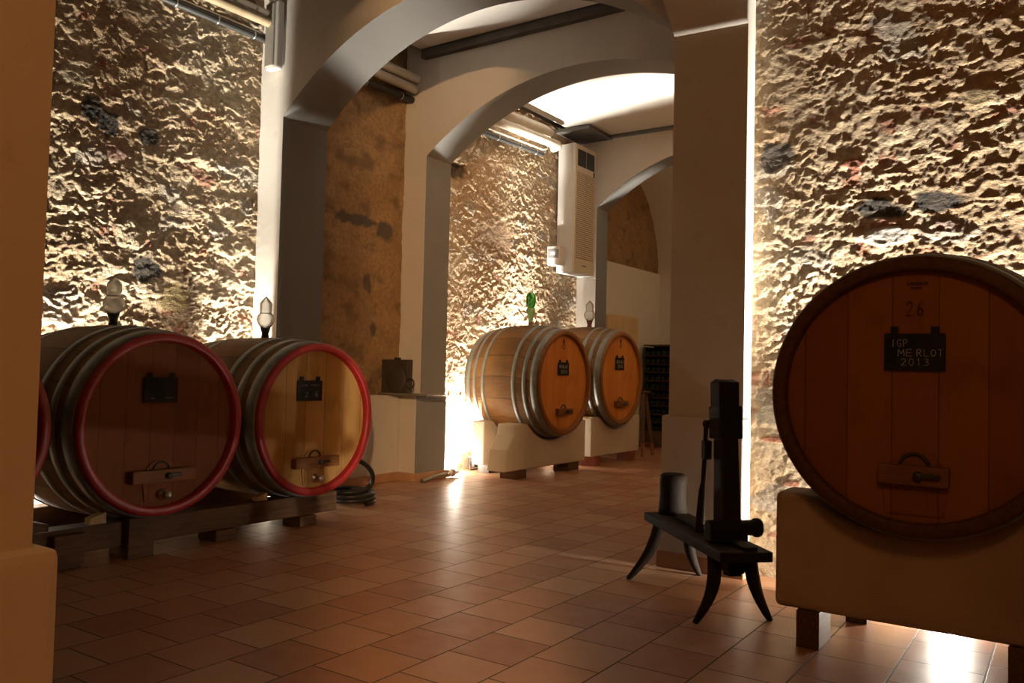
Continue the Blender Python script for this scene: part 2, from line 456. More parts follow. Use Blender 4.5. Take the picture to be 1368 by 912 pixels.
# rough stone walls with real relief
BLK = (0.012, 0.013, 0.012)
rubble_wall('wall_left', M_STONE, (XL, 4.99, 0), (0, -1, 0), (1, 0, 0), 3.9, 4.75, 0.0085, 3, 0.58,
            dark=[(1.59, 3.13, .10, .10, BLK, .006), (1.48, 3.06, .09, .12, BLK, .0), (1.12, 3.03, .09, .07, BLK, .006), (1.10, 1.96, .13, .11, BLK, .0), (1.98, 1.94, .09, .13, BLK, -.01),
                  (.84, 1.74, .13, .13, (0.50, 0.38, 0.17), .006), (1.40, 2.84, .10, .07, (0.46, 0.28, 0.22), .006), (1.75, 3.35, .12, .09, (0.5, 0.42, 0.26), .006)])
rubble_wall('wall_right', M_STONE_R, (-1.68, 5.10, 0), (1, 0, 0), (0, -1, 0), 2.9, 4.9, 0.0080, 21, 0.25, reds=0.10, low=0.35,
            dark=[(.73, 2.18, .17, .06, BLK, .0), (1.04, 2.19, .13, .065, BLK, .0), (.15, 2.56, .10, .10, (0.07, 0.06, 0.05), .0), (.60, 2.46, .07, .03, (0.38, 0.13, 0.08), .006), (.60, 2.40, .03, .05, (0.38, 0.13, 0.08), .006),
                  (.78, 2.02, .14, .05, (0.55, 0.53, 0.48), .006), (1.25, 2.75, .08, .06, (0.45, 0.34, 0.18), .006), (.13, .98, .10, .08, (0.36, 0.31, 0.22), .006),
                  (.17, .83, .10, .018, (0.36, 0.12, 0.06), .006), (.26, .57, .05, .02, (0.36, 0.13, 0.07), .006)])
rubble_wall('wall_left_middle', M_BROWN, (XL, 6.97, 0), (0, -1, 0), (1, 0, 0), 1.5, 4.9, 0.02, 55, 1.0, mode='plaster',
            dark=[(.75, 2.75, .35, .06, (0.10, 0.085, 0.065), 0), (.30, 2.70, .14, .10, (0.11, 0.09, 0.07), 0), (.55, 2.1, .07, .10, (0.12, 0.09, 0.06), 0), (.45, 1.62, .05, .08, (0.12, 0.09, 0.06), 0)])
rubble_wall('wall_left_rear', M_STONE_R, (XL, 10.88, 0), (0, -1, 0), (1, 0, 0), 3.52, 4.75, 0.0115, 83, 0.32, low=0.5,
            dark=[(3.1, 3.62, .35, .10, (0.10, 0.075, 0.05), -.05), (3.35, 2.75, .12, .09, (0.10, 0.085, 0.07), .0), (2.2, 2.9, .45, .25, (0.30, 0.19, 0.10), .0)])  # first patch is a recess with its shade put into the colour
rubble_wall('wall_left_far', M_BROWN, (XL - 0.04, 13.9, 0), (0, -1, 0), (1, 0, 0), 2.7, 1.8, 0.03, 91, 0.8, mode='plaster', z0=2.95)
# the backing of the left side and the lower white part of the farthest bay
struct('wall_left_backing', MB().box((XL - 0.30, 6.2, 2.55), (0.3, 16.0, 5.3)), M_PLINTH)
struct('wall_left_wainscot', MB().box((XL - 0.085, 12.55, 1.50), (0.17, 2.68, 3.02)), M_CEIL)
# room behind and beside the camera
struct('wall_back', MB().box((-0.5, -7.2, 2.5), (13.0, 0.2, 5.4)), M_LOWBOUNCE)
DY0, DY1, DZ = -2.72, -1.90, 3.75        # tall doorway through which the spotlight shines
struct('wall_side', MB().box((2.15, (DY1 + 5.1) / 2, 2.5), (0.3, 5.1 - DY1, 5.4)).box((2.15, (DY0 - 7.1) / 2, 2.5), (0.3, DY0 + 7.1, 5.4)).box((2.15, (DY0 + DY1) / 2, (DZ + 5.2) / 2), (0.3, DY1 - DY0, 5.2 - DZ)), M_LOWBOUNCE)
struct('wall_lobby', MB().box((5.6, -4.0, 2.5), (0.2, 6.4, 5.4)).box((3.9, -0.9, 2.5), (3.3, 0.2, 5.4)), M_LOWBOUNCE)
struct('wall_right_backing', MB().box((0.25, 5.31, 2.5), (3.9, 0.28, 5.3)), M_PLINTH)
struct('wall_right_rear', MB().box((-1.9, 9.9, 2.5), (0.5, 8.85, 5.3)), M_PLAST)

def arch_slab(y0, y1, xa, xb, jl, jr, spring, crown, top, n=56):
    """transverse wall pierced by one segmental arch, from xa to xb"""
    mb = MB()
    hs = (jr - jl) / 2; cx = (jl + jr) / 2; rise = crown - spring
    R = (hs * hs + rise * rise) / (2 * rise); cz = crown - R
    pts = []
    for i in range(n + 1):
        x = jl + (jr - jl) * i / n
        pts.append((x, cz + math.sqrt(max(R * R - (x - cx) ** 2, 0))))
    bot = [(xa, 0), (jl, 0)] + pts + [(jr, 0), (xb, 0)]
    # front and back faces as vertical strips
    def strip(p, q, zlo_p, zlo_q):
        vs = [(p, y0, zlo_p), (q, y0, zlo_q), (q, y0, top), (p, y0, top), (p, y1, zlo_p), (q, y1, zlo_q), (q, y1, top), (p, y1, top)]
        mb.add(vs, [(0, 1, 2, 3), (7, 6, 5, 4), (0, 4, 5, 1), (3, 2, 6, 7)])
    strip(xa, jl, 0, 0); strip(jr, xb, 0, 0)
    for (p, zp), (q, zq) in zip(pts[:-1], pts[1:]): strip(p, q, zp, zq)
    for x, z0, z1 in ((jl, 0, pts[0][1]), (jr, 0, pts[-1][1]), (xa, 0, top), (xb, 0, top)):
        mb.add([(x, y0, z0), (x, y1, z0), (x, y1, z1), (x, y0, z1)], [(0, 1, 2, 3)])
    return mb

def arch_wall(name, args, mat, mat2):
    o = struct(name, arch_slab(*args), mat)
    o.data.materials.append(mat2)
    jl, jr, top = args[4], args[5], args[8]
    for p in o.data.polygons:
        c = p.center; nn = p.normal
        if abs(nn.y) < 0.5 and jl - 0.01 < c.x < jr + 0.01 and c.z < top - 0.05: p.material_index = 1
    return o
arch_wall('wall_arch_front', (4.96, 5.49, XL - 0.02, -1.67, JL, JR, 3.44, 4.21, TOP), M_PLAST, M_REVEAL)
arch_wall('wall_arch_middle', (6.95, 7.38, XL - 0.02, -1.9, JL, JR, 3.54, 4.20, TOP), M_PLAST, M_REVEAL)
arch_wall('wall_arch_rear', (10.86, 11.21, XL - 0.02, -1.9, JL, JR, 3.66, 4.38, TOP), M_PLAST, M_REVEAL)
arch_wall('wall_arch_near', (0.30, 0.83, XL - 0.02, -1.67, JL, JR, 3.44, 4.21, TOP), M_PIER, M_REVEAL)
# arcade between the bay of the red-rimmed barrels and the camera's aisle
def long_arch(x0, x1, ya, yb, spring, crown, top, n=56):
    m = MB(); hs = (yb - ya) / 2; cy = (ya + yb) / 2; rise = crown - spring
    R = (hs * hs + rise * rise) / (2 * rise); cz = crown - R
    pts = [(ya + (yb - ya) * i / n, cz + math.sqrt(max(R * R - (ya + (yb - ya) * i / n - cy) ** 2, 0))) for i in range(n + 1)]
    for (p, zp), (q, zq) in zip(pts[:-1], pts[1:]):
        vs = [(x0, p, zp), (x0, q, zq), (x0, q, top), (x0, p, top), (x1, p, zp), (x1, q, zq), (x1, q, top), (x1, p, top)]
        m.add(vs, [(0, 1, 2, 3), (7, 6, 5, 4), (0, 4, 5, 1), (3, 2, 6, 7)])
    return m
struct('wall_arcade', long_arch(-2.15, -1.67, 0.83, 4.96, 3.37, 4.20, TOP), M_PLAST)

# plinths, skirtings
struct('trim_1', MB().box((-1.925, 5.0, 0.475), (0.53, 0.12, 0.95), bev=0.01), M_PLINTH)
struct('trim_2', MB().box((-1.91, 0.565, 0.42), (0.565, 0.60, 0.84), bev=0.02), M_PIER)
o = struct('trim_3', MB().box((-6.05, 7.13, 0.462), (0.33, 0.52, 0.924), bev=0.008), M_PLINTH)
o.data.materials.append(M_REVEAL)
for p in o.data.polygons:
    if p.normal.x > 0.7: p.material_index = 1
struct('trim_7', MB().box((-6.18, 6.18, 0.462), (0.12, 1.36, 0.924), bev=0.008), M_PLINTH)
struct('baseboard_right', MB().box((-1.925, 4.99, 0.05), (0.56, 0.13, 0.10), bev=0.005), M_SKIRT)
struct('baseboard_left', MB().box((-6.04, 7.12, 0.045), (0.35, 0.56, 0.09), bev=0.005), M_SKIRT)
struct('baseboard_middle', MB().box((-6.16, 6.18, 0.045), (0.12, 1.36, 0.09), bev=0.005), M_SKIRT)

# ceilings of the bays, with a dark gap along the left wall where the ducts run
struct('ceiling_left', MB().box((-4.2, -1.0, 5.2), (4.6, 12.6, 0.1)), M_LOWBOUNCE)
struct('ceiling_middle', MB().box((-3.9, 6.17, 4.74), (4.1, 1.36, 0.08)), M_CEIL)
struct('ceiling_rear', MB().box((-4.02, 9.12, 4.74), (4.06, 3.47, 0.08)), M_CEIL)
struct('trim_4', MB().box((-3.9, 6.91, 4.655), (4.1, 0.085, 0.09), bev=0.004), M_GAP)
struct('trim_5', MB().box((-4.0, 10.82, 4.70), (4.1, 0.085, 0.08), bev=0.004), M_GAP)
struct('trim_6', MB().box((-5.93, 10.49, 4.665), (0.56, 0.70, 0.05), bev=0.004), M_GAP)
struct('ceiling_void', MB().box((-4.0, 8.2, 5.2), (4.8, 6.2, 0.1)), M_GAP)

# farthest bay: a white barrel vault across it and the end wall
def vault(xa, xb, yc, half, zs, rise, n=40):
    m = MB(); pts = []
    pts.append((11.19, zs + rise + 0.03))
    for i in range(n // 2, n + 1):
        a = PI * i / n
        pts.append((yc - half * math.cos(a), zs + rise * math.sin(a)))
    for (p, zp), (q, zq) in zip(pts[:-1], pts[1:]):
        m.add([(xa, p, zp), (xa, q, zq), (xb, q, zq), (xb, p, zp)], [(0, 1, 2, 3)], True)
        m.add([(xa, p, zp + .06), (xa, q, zq + .06), (xb, q, zq + .06), (xb, p, zp + .06)], [(3, 2, 1, 0)], True)
        m.add([(xa, p, zp), (xa, q, zq), (xa, q, zq + .06), (xa, p, zp + .06)], [(0, 1, 2, 3)])
    return m
struct('ceiling_vault', vault(XL - 0.2, -1.9, 12.53, 1.33, 3.0, 1.62), M_CEIL)
struct('wall_end', MB().box((-4.0, 13.98, 2.5), (4.9, 0.24, 5.3)), M_CEIL)

# ------------------------------------------------------------------ BARRELS
def prof_r(t, Rh, Rb): return Rb - (Rb - Rh) * (2 * t - 1) ** 2
def barrel(name, label, loc, rz, L, Rh, Rb, mats, door='bar', tap=True, group=None, bw=0.43, bar_tilt=0.0):
    """axis along local Y, the front head at local y=0 facing -Y; origin under the belly's middle on the head side"""
    mstave, mrim, mhead, mdoor = mats
    t = thing(name, label, 'barrel', loc, rz, group)
    zc = Rb
    MX = T(0, 0, zc) @ RX(-PI / 2)        # lathe Z -> world +Y
    ch = 0.05
    th = 0.055
    n = 26
    prof = [(prof_r(i / n, Rh, Rb), L * i / n) for i in range(n + 1)]
    # hull starts just behind the painted rim
    prof[0] = (prof_r(0.02, Rh, Rb), 0.02 * L)
    inner = [(prof[-1][0] - th, L), (Rh - th, L - 0.05), (0.001, L - 0.05)]
    st = MB().lathe(prof + inner, MX, 72)
    st.build('staves', mstave, t)
    rim = MB().lathe([(Rh - th, 0.055), (Rh - th + 0.004, 0.004), (Rh - 0.04, 0.0), (Rh - 0.006, 0.0), (Rh + 0.001, 0.006), (prof_r(0.03, Rh, Rb) - 0.001, 0.03 * L)], MX, 72)
    rim.build('rim', mrim, t)
    hd = MB().lathe([(0.0005, 0.046), (Rh - th + 0.002, 0.046)], MX, 72, smooth=False)
    hd.build('head', mhead, t)
    for a, b in ((0.025, 0.095), (0.145, 0.19), (0.275, 0.318), (0.682, 0.725), (0.81, 0.855), (0.905, 0.985)):
        pr = [(prof_r(a, Rh, Rb) - .004, L * a), (prof_r(a, Rh, Rb) + .005, L * a), (prof_r((a + b) / 2, Rh, Rb) + .0055, L * (a + b) / 2), (prof_r(b, Rh, Rb) + .005, L * b), (prof_r(b, Rh, Rb) - .004, L * b)]
        MB().lathe(pr, MX, 72, smooth=True).build('hoop', M_HOOP, t)
    # manhole door: slightly proud trapezoid panel with arched top, its crossbar, yoke and screw
    yh = 0.046
    zb = zc - 0.565 * Rh
    w0, w1 = 0.105, 0.125
    out = [(-w0, zc - Rh + 0.085), (w0, zc - Rh + 0.085)]
    for i in range(13):
        a = PI * i / 12
        out.append((w1 * math.cos(a), zb - 0.03 + 0.13 * math.sin(a)))
    MB().prism([(x, z) for x, z in out], 0.008, T(0, yh, 0) @ RX(PI / 2)).build('manhole_door', mdoor, t)
    bar = MB().box((0, yh - 0.028, zb), (bw, 0.05, 0.078), bev=0.006)
    cb = bar.build('crossbar', M_BRASSWD, t)
    yk = MB().tube([(0.055 * math.cos(a), yh - 0.012, zb + 0.03 + 0.055 * math.sin(a)) for a in [PI * i / 12 for i in range(13)]], 0.007, 8)
    yk.build('yoke', M_IRON, t)
    sc = MB().lathe([(0.001, 0.075), (0.016, 0.075), (0.019, 0.07), (0.019, 0.05), (0.026, 0.048), (0.026, 0.030)], T(0.02, yh + 0.0, zb) @ RX(PI / 2), 18)
    sc.box((0.02 + 0.045, yh - 0.066, zb + 0.004), (0.075, 0.012, 0.018), bev=0.003)
    sc.build('screw_nut', M_IRON, t)
    if tap:
        tp = MB().lathe([(0.001, 0.085), (0.012, 0.085), (0.014, 0.08), (0.024, 0.078), (0.024, 0.05), (0.017, 0.048), (0.017, 0.018), (0.034, 0.016), (0.034, 0.0)], T(0.015, yh, zc - Rh + 0.125) @ RX(PI / 2), 24)
        tp.build('drain_tap', M_STEEL, t)
    return t

RHL, RBL, LL = 0.565, 0.625, 1.29
ZL = 0.825 - RBL
GB = 'red rimmed barrels on the dark timber stand'
matsL = (M_STAVE, M_RED, M_HEAD_RED, M_HEAD_RED)
barrel('wine_barrel', 'wooden wine barrel with red rim, mostly hidden behind the near pier on the left', (-4.70, 1.85, ZL), PI / 2, LL, RHL, RBL, matsL)
barrel('wine_barrel', 'red rimmed wine barrel with dark reddish head, second from the left pier', (-4.70, 3.12, ZL), PI / 2, LL, RHL, RBL, matsL)
barrel('wine_barrel', 'red rimmed wine barrel with yellowish head, beside the front arch jamb', (-4.70, 4.385, ZL), PI / 2, LL, RHL, RBL - 0.012, (M_STAVE, M_RED, M_HEAD_YEL, M_HEAD_YEL))
barrel('wine_barrel', 'orange headed wine barrel on pale stone cradles, in front of the lit stone wall', (-5.05, 8.62, 1.09 - 0.69), PI / 2, 1.06, 0.615, 0.69, (M_STAVE, M_RIM_O, M_HEAD_ORG, M_HEAD_ORG), tap=False, bw=0.34)
barrel('wine_barrel', 'farthest orange headed wine barrel, partly behind its neighbour, near the bottle rack', (-5.05, 10.12, 1.155 - 0.69), PI / 2, 1.06, 0.615, 0.69, (M_STAVE, M_RIM_O, M_HEAD_ORG, M_HEAD_ORG), tap=False, bw=0.34)
barrel('wine_barrel', 'large brown wine barrel on the right, on a brown stone cradle against the stone wall', (-0.55, 3.70, 1.14 - 0.63), 0, 1.27, 0.565, 0.63, (M_STAVE_DK, M_RIM, M_HEAD_BRN, M_HEAD_BRN), tap=False, bw=0.26)

# ------------------------------------------------------------------ strokes for chalk / brand lettering
GL = {
 'I': [[(.5, 0), (.5, 1)]], 'G': [[(.9, .8), (.6, 1), (.2, .85), (.08, .45), (.25, .08), (.65, 0), (.9, .2), (.9, .45), (.6, .45)]],
 'P': [[(.1, 0), (.1, 1), (.65, 1), (.9, .78), (.65, .52), (.1, .5)]], 'M': [[(.05, 0), (.1, 1), (.5, .35), (.88, 1), (.95, 0)]],
 'E': [[(.85, 1), (.12, 1), (.12, 0), (.88, 0)], [(.12, .52), (.7, .52)]], 'R': [[(.1, 0), (.1, 1), (.65, 1), (.88, .76), (.6, .5), (.1, .48)], [(.45, .48), (.92, 0)]],
 'L': [[(.12, 1), (.12, 0), (.88, 0)]], 'O': [[(.5, 1), (.15, .8), (.08, .4), (.35, 0), (.7, .04), (.93, .45), (.82, .85), (.5, 1)]],
 'T': [[(.05, 1), (.95, 1)], [(.5, 1), (.5, 0)]], '2': [[(.1, .78), (.35, 1), (.75, .95), (.82, .65), (.1, .02), (.95, .02)]],
 '0': [[(.5, 1), (.15, .8), (.1, .3), (.4, 0), (.75, .1), (.9, .55), (.75, .92), (.5, 1)]], '1': [[(.3, .8), (.52, 1), (.52, 0)]],
 '3': [[(.12, .92), (.6, 1), (.82, .78), (.4, .55), (.85, .35), (.7, .03), (.1, .05)]], '6': [[(.75, 1), (.35, .75), (.12, .3), (.4, 0), (.78, .1), (.85, .38), (.5, .55), (.18, .35)]],
 '4': [[(.7, 0), (.7, 1), (.08, .35), (.95, .35)]], 'S': [[(.88, .85), (.5, 1), (.14, .8), (.3, .56), (.75, .44), (.88, .2), (.5, 0), (.1, .14)]],
 'A': [[(.05, 0), (.5, 1), (.95, 0)], [(.22, .36), (.78, .36)]], 'N': [[(.1, 0), (.1, 1), (.9, 0), (.9, 1)]], 'U': [[(.1, 1), (.1, .25), (.4, 0), (.7, .04), (.9, .3), (.9, 1)]],
 'D': [[(.1, 0), (.1, 1), (.6, .95), (.92, .55), (.65, .05), (.1, 0)]], 'F': [[(.1, 0), (.1, 1), (.9, 1)], [(.1, .52), (.7, .52)]], 'C': [[(.9, .82), (.55, 1), (.15, .75), (.1, .35), (.4, 0), (.9, .15)]],
 '~': [[(.05, .5), (.25, .75), (.45, .4), (.65, .7), (.95, .45)]],
}
def lettering(mb, text, x, z, w, h, gap, wd, y, skew=0.0, th=0.0016):
    """flat thin strokes standing on the plane y (facing -Y)"""
    for ch in text:
        if ch != ' ':
            for line in GL[ch]:
                P = [(x + px * w + skew * pz * h, z + pz * h) for px, pz in line]
                for (ax, az), (bx, bz) in zip(P[:-1], P[1:]):
                    L = math.hypot(bx - ax, bz - az)
                    ang = math.atan2(bz - az, bx - ax)
                    mb.box(((ax + bx) / 2, y, (az + bz) / 2), (L + wd * 0.7, th, wd), tilt=(-ang, 'Y'))
        x += w + gap
    return mb

def chalkboard(label, loc, rz, w, h, lines, group=None):
    """origin at the board's bottom centre, facing local -Y"""
    t = thing('chalkboard', label, 'chalkboard', loc, rz, group)
    MB().box((0, 0, h / 2), (w, 0.010, h), bev=0.002).build('slate', M_SLATE, t)
    for s in (-1, 1):
        MB().box((s * w * 0.33, 0.0, h + 0.012), (w * 0.13, 0.012, 0.034), bev=0.002).build('clip', M_SLATE, t)
    for (txt, x, z, cw, chh, gap, wd) in lines:
        lettering(MB(), txt, x, z, cw, chh, gap, wd, -0.0056).build('chalk_writing', M_CHALK, t)
    return t

YB = 3.70 + 0.046 - 0.0075
chalkboard('black chalkboard reading IGP MERLOT 2013 on the large right barrel', (-0.552, YB, 1.243), 0, 0.228, 0.152,
           [('IGP', -0.088, 0.098, 0.017, 0.030, 0.006, 0.0021), ('ME', -0.062, 0.060, 0.026, 0.027, 0.004, 0.0021), ('RLOT', 0.008, 0.060, 0.020, 0.027, 0.006, 0.0021), ('2013', -0.050, 0.022, 0.022, 0.028, 0.006, 0.0021)])
XF = -4.70 - 0.046 + 0.0075
chalkboard('black chalkboard on the dark red-rimmed barrel, its chalk almost wiped off', (XF, 3.095, 0.962), PI / 2, 0.235, 0.153, [('~', -0.07, 0.012, 0.03, 0.02, 0, .0018), ('~', 0.03, 0.02, 0.06, 0.012, 0, .0018)])
chalkboard('black chalkboard with faint chalk marks on the yellowish red-rimmed barrel', (XF, 4.318, 0.950), PI / 2, 0.24, 0.152, [('~', -0.09, 0.095, 0.07, 0.035, 0, .002), ('~', 0.0, 0.10, 0.09, 0.03, 0, .002), ('2', -0.05, 0.03, 0.035, 0.035, 0, .002), ('6', 0.045, 0.03, 0.035, 0.045, 0, .003)])
XF2 = -5.05 - 0.046 + 0.0075
chalkboard('small chalkboard with two chalk lines on the nearer orange headed barrel', (XF2, 8.61, 1.175), PI / 2, 0.25, 0.155, [('MERLOT', -0.10, 0.085, 0.024, 0.035, 0.010, .004), ('2014', -0.07, 0.022, 0.026, 0.042, 0.012, .004)])
chalkboard('small chalkboard with two chalk lines on the farthest orange headed barrel', (XF2, 10.09, 1.26), PI / 2, 0.25, 0.165, [('MERLOT', -0.10, 0.09, 0.024, 0.036, 0.010, .004), ('2014', -0.07, 0.025, 0.026, 0.042, 0.012, .004)])

# cooper's brands stand on the barrel heads: parts of those barrels
barrels = [o for o in COL.objects if o.name.startswith('wine_barrel')]
rb = barrels[5]
m = MB()
lettering(m, 'SANSAUD', -0.032, 1.594 - rb.location.z, 0.0085, 0.011, 0.0032, 0.0028, 0.0452)
lettering(m, 'FRANCE', -0.020, 1.578 - rb.location.z, 0.0052, 0.008, 0.0022, 0.0018, 0.0452)
m.build('cooper_brand', M_INK, rb)
m = MB()
lettering(m, '26', -0.034, 1.468 - rb.location.z, 0.026, 0.058, 0.012, 0.0055, 0.0452)
m.build('branded_number', M_RIM, rb)
for b, zz, yy in ((barrels[3], 1.50, 0.0), (barrels[4], 1.575, 0.0)):
    m = MB()
    z0 = zz - b.location.z
    m.tube([(0.028 * math.cos(a), 0.0455, z0 + 0.02 + 0.032 * math.sin(a)) for a in [2 * PI * i / 16 for i in range(17)]], 0.0045, 6)
    m.box((0, 0.0455, z0 + 0.065), (0.075, 0.002, 0.009)); m.box((0, 0.0455, z0 + 0.085), (0.03, 0.002, 0.045))
    m.build('cooper_brand', M_INK, b)

# ------------------------------------------------------------------ AIRLOCKS on the bungs
def airlock(label, loc, kind='clear', s=1.0):
    t = thing('fermentation_airlock', label, 'airlock', loc)
    if kind == 'clear' or kind == 'red':
        MB().lathe([(0.001, 0), (0.030 * s, 0), (0.030 * s, 0.02), (0.026 * s, 0.04), (0.040 * s, 0.085 * s), (0.001, 0.085 * s)], None, 24).build('rubber_bung', M_RUBBER if kind == 'clear' else M_REDRUB, t)
        b = 0.086 * s
        MB().lathe([(0.035 * s, b), (0.058 * s, b + .03 * s), (0.070 * s, b + .065 * s), (0.062 * s, b + .10 * s), (0.045 * s, b + .12 * s), (0.042 * s, b + .12 * s), (0.058 * s, b + .098 * s), (0.066 * s, b + .065 * s), (0.054 * s, b + .032 * s), (0.030 * s, b + .003)], None, 32, closed=True).build('glass_globe', M_GLASS, t)
        c = b + 0.122 * s
        MB().lathe([(0.046 * s, c), (0.048 * s, c + .075 * s), (0.030 * s, c + .10 * s), (0.006 * s, c + .125 * s), (0.001, c + .13 * s), (0.001, c + .118 * s), (0.026 * s, c + .093 * s), (0.043 * s, c + .072 * s), (0.042 * s, c)], None, 28).build('glass_cap', M_GLASS, t)
    else:
        MB().lathe([(0.001, 0), (0.028, 0), (0.024, 0.05), (0.001, 0.05)], None, 20).build('stopper', M_RIM_O, t)
        MB().lathe([(0.026, 0.05), (0.030, 0.12), (0.055, 0.17), (0.058, 0.20), (0.036, 0.225), (0.001, 0.225)], None, 28).build('funnel', M_LGREEN, t)
        MB().lathe([(0.030, 0.225), (0.052, 0.25), (0.060, 0.30), (0.060, 0.36), (0.048, 0.40), (0.02, 0.415), (0.001, 0.416)], None, 28).build('cap', M_GGREEN, t)
    return t
ZT = ZL + 2 * RBL - 0.008
airlock('glass airlock with black bung on the dark red-rimmed barrel', (-5.345, 3.12, ZT))
airlock('glass airlock with black bung on the yellowish red-rimmed barrel, before the white pilaster', (-5.345, 4.385, ZT - 0.025))
airlock('green glass airlock on the nearer orange headed barrel', (-5.58, 8.62, 1.77), 'green')
airlock('clear glass airlock with dark red bung on the farthest barrel', (-5.58, 10.12, 1.835), 'red', 1.12)

# ------------------------------------------------------------------ TIMBER STAND under the red-rimmed barrels
t = thing('barrel_stand', 'dark timber beam stand on block feet under the red rimmed barrels', 'barrel stand', (-5.35, 3.1, 0))
MB().box((0.43, -0.08, 0.155), (0.15, 3.42, 0.15), bev=0.008).build('front_beam', M_DARKWD, t)
MB().box((-0.43, -0.08, 0.155), (0.15, 3.42, 0.15), bev=0.008).build('rear_beam', M_DARKWD, t)
for y in (-1.45, -0.50, -0.06, 0.58, 1.32):
    MB().box((0.43, y, 0.04), (0.20, 0.16, 0.078), bev=0.01).build('foot', M_DARKWD, t)
    MB().box((-0.43, y, 0.04), (0.20, 0.16, 0.078), bev=0.01).build('foot', M_DARKWD, t)
MB().box((0.525, -0.06, 0.125), (0.06, 0.17, 0.25), bev=0.006).build('face_block', M_DARKWD, t)
MB().box((0.525, -0.50, 0.115), (0.05, 0.18, 0.18), bev=0.006).build('face_block', M_DARKWD, t)
def wedge(label, loc, d, mat, rz=0.0):
    o = MB().prism([(-d[0] / 2, 0), (d[0] / 2, 0), (d[0] / 2, d[2] * .55), (-d[0] / 2, d[2])], d[1], T(0, d[1] / 2, 0) @ RX(PI / 2)).build('wooden_wedge', mat, None, loc, rz)
    return tag(o, label, 'wedge')
wedge('dark wooden wedge on the stand beside the near pier', (-4.90, 2.45, 0.231), (0.10, 0.09, 0.07), M_DARKWD, PI / 2)
wedge('pale wooden wedge under the dark red-rimmed barrel, by its left side', (-4.90, 2.80, 0.231), (0.10, 0.06, 0.065), M_PALEWD, -PI / 2)
wedge('small pale wooden wedge under the yellowish red-rimmed barrel', (-4.90, 4.02, 0.231), (0.09, 0.06, 0.055), M_PALEWD, -PI / 2)
o = MB().box((0, 0, 0.10), (0.34, 0.16, 0.20), bev=0.006).build('timber_offcut', M_PALEWD, None, (-5.42, 2.55, 0)); tag(o, 'pale timber block on the floor behind the stand, left of the dark barrel', 'timber block')

# ------------------------------------------------------------------ STONE CRADLES
def cradle_poly(half, z0, z1, R, zc, n=18, flat=0.10, chip=0.0):
    xa = half - flat
    pts = [(-half, z0), (half, z0), (half, z1), (xa, z1)]
    a0 = math.asin(min(xa / R, 0.999))
    for i in range(n + 1):
        a = a0 - 2 * a0 * i / n
        z = zc - R * math.cos(a)
        pts.append((R * math.sin(a), min(z, z1)))
    pts += [(-xa, z1), (-half, z1)]
    out = [pts[0]]
    for p in pts[1:]:
        if math.hypot(p[0] - out[-1][0], p[1] - out[-1][1]) > 1e-4: out.append(p)
    return out
def soft_block(mb, poly, depth, M, bev=0.02):
    bm = bmesh.new()
    vs = [bm.verts.new((x, y, 0)) for x, y in poly]
    f = bm.faces.new(vs)
    r = bmesh.ops.extrude_face_region(bm, geom=[f])
    bmesh.ops.translate(bm, vec=(0, 0, depth), verts=[g for g in r['geom'] if isinstance(g, bmesh.types.BMVert)])
    bmesh.ops.recalc_face_normals(bm, faces=bm.faces)
    ed = [e for e in bm.edges if len(e.link_faces) == 2 and e.calc_face_angle(0) > 0.6]
    bmesh.ops.bevel(bm, geom=ed, offset=bev, segments=3, affect='EDGES', profile=0.5)
    bm.verts.index_update()
    mb.add([M @ v.co for v in bm.verts], [[v.index for v in fc.verts] for fc in bm.faces])
    bm.free(); return mb

def cradle(label, loc, rz, half, z0, z1, R, zc, depth, mat, feet, footmat, group=None, flat=0.10, poly=None, bev=0.018):
    """faces local -Y with its front face on local y=0"""
    t = thing('barrel_cradle', label, 'barrel cradle', loc, rz, group)
    p = poly or cradle_poly(half, z0, z1, R, zc, flat=flat)
    soft_block(MB(), p, depth, T(0, depth, 0) @ RX(PI / 2), bev).build('cradle_block', mat, t)
    for (x, w, d) in feet:
        MB().box((x, depth / 2 + d, z0 / 2), (w, depth * 0.9, z0 - 0.001), bev=0.004).build('foot', footmat, t)
    return t
# right: one broad brown block in front, its twin behind
cradle('big brown stone cradle at the front of the large right barrel', (-0.60, 3.87, 0), 0, 0.55, 0.165, 0.685, 0.69, 1.235, 0.24, M_TUFA_B,
       [(-0.40, 0.10, -.01), (0.42, 0.10, -.01)], M_DARKWD, flat=0.09, bev=0.03)
cradle('stone cradle at the wall side of the large right barrel', (-0.55, 4.42, 0), 0, 0.50, 0.165, 0.66, 0.66, 1.19, 0.20, M_TUFA_B,
       [(-0.36, 0.10, 0), (0.36, 0.10, 0)], M_DARKWD, flat=0.09, bev=0.03)
wedge('dark wooden wedge between the large right barrel and its cradle, on the right', (-0.22, 3.97, 0.605), (0.16, 0.10, 0.09), M_DARKWD, PI)
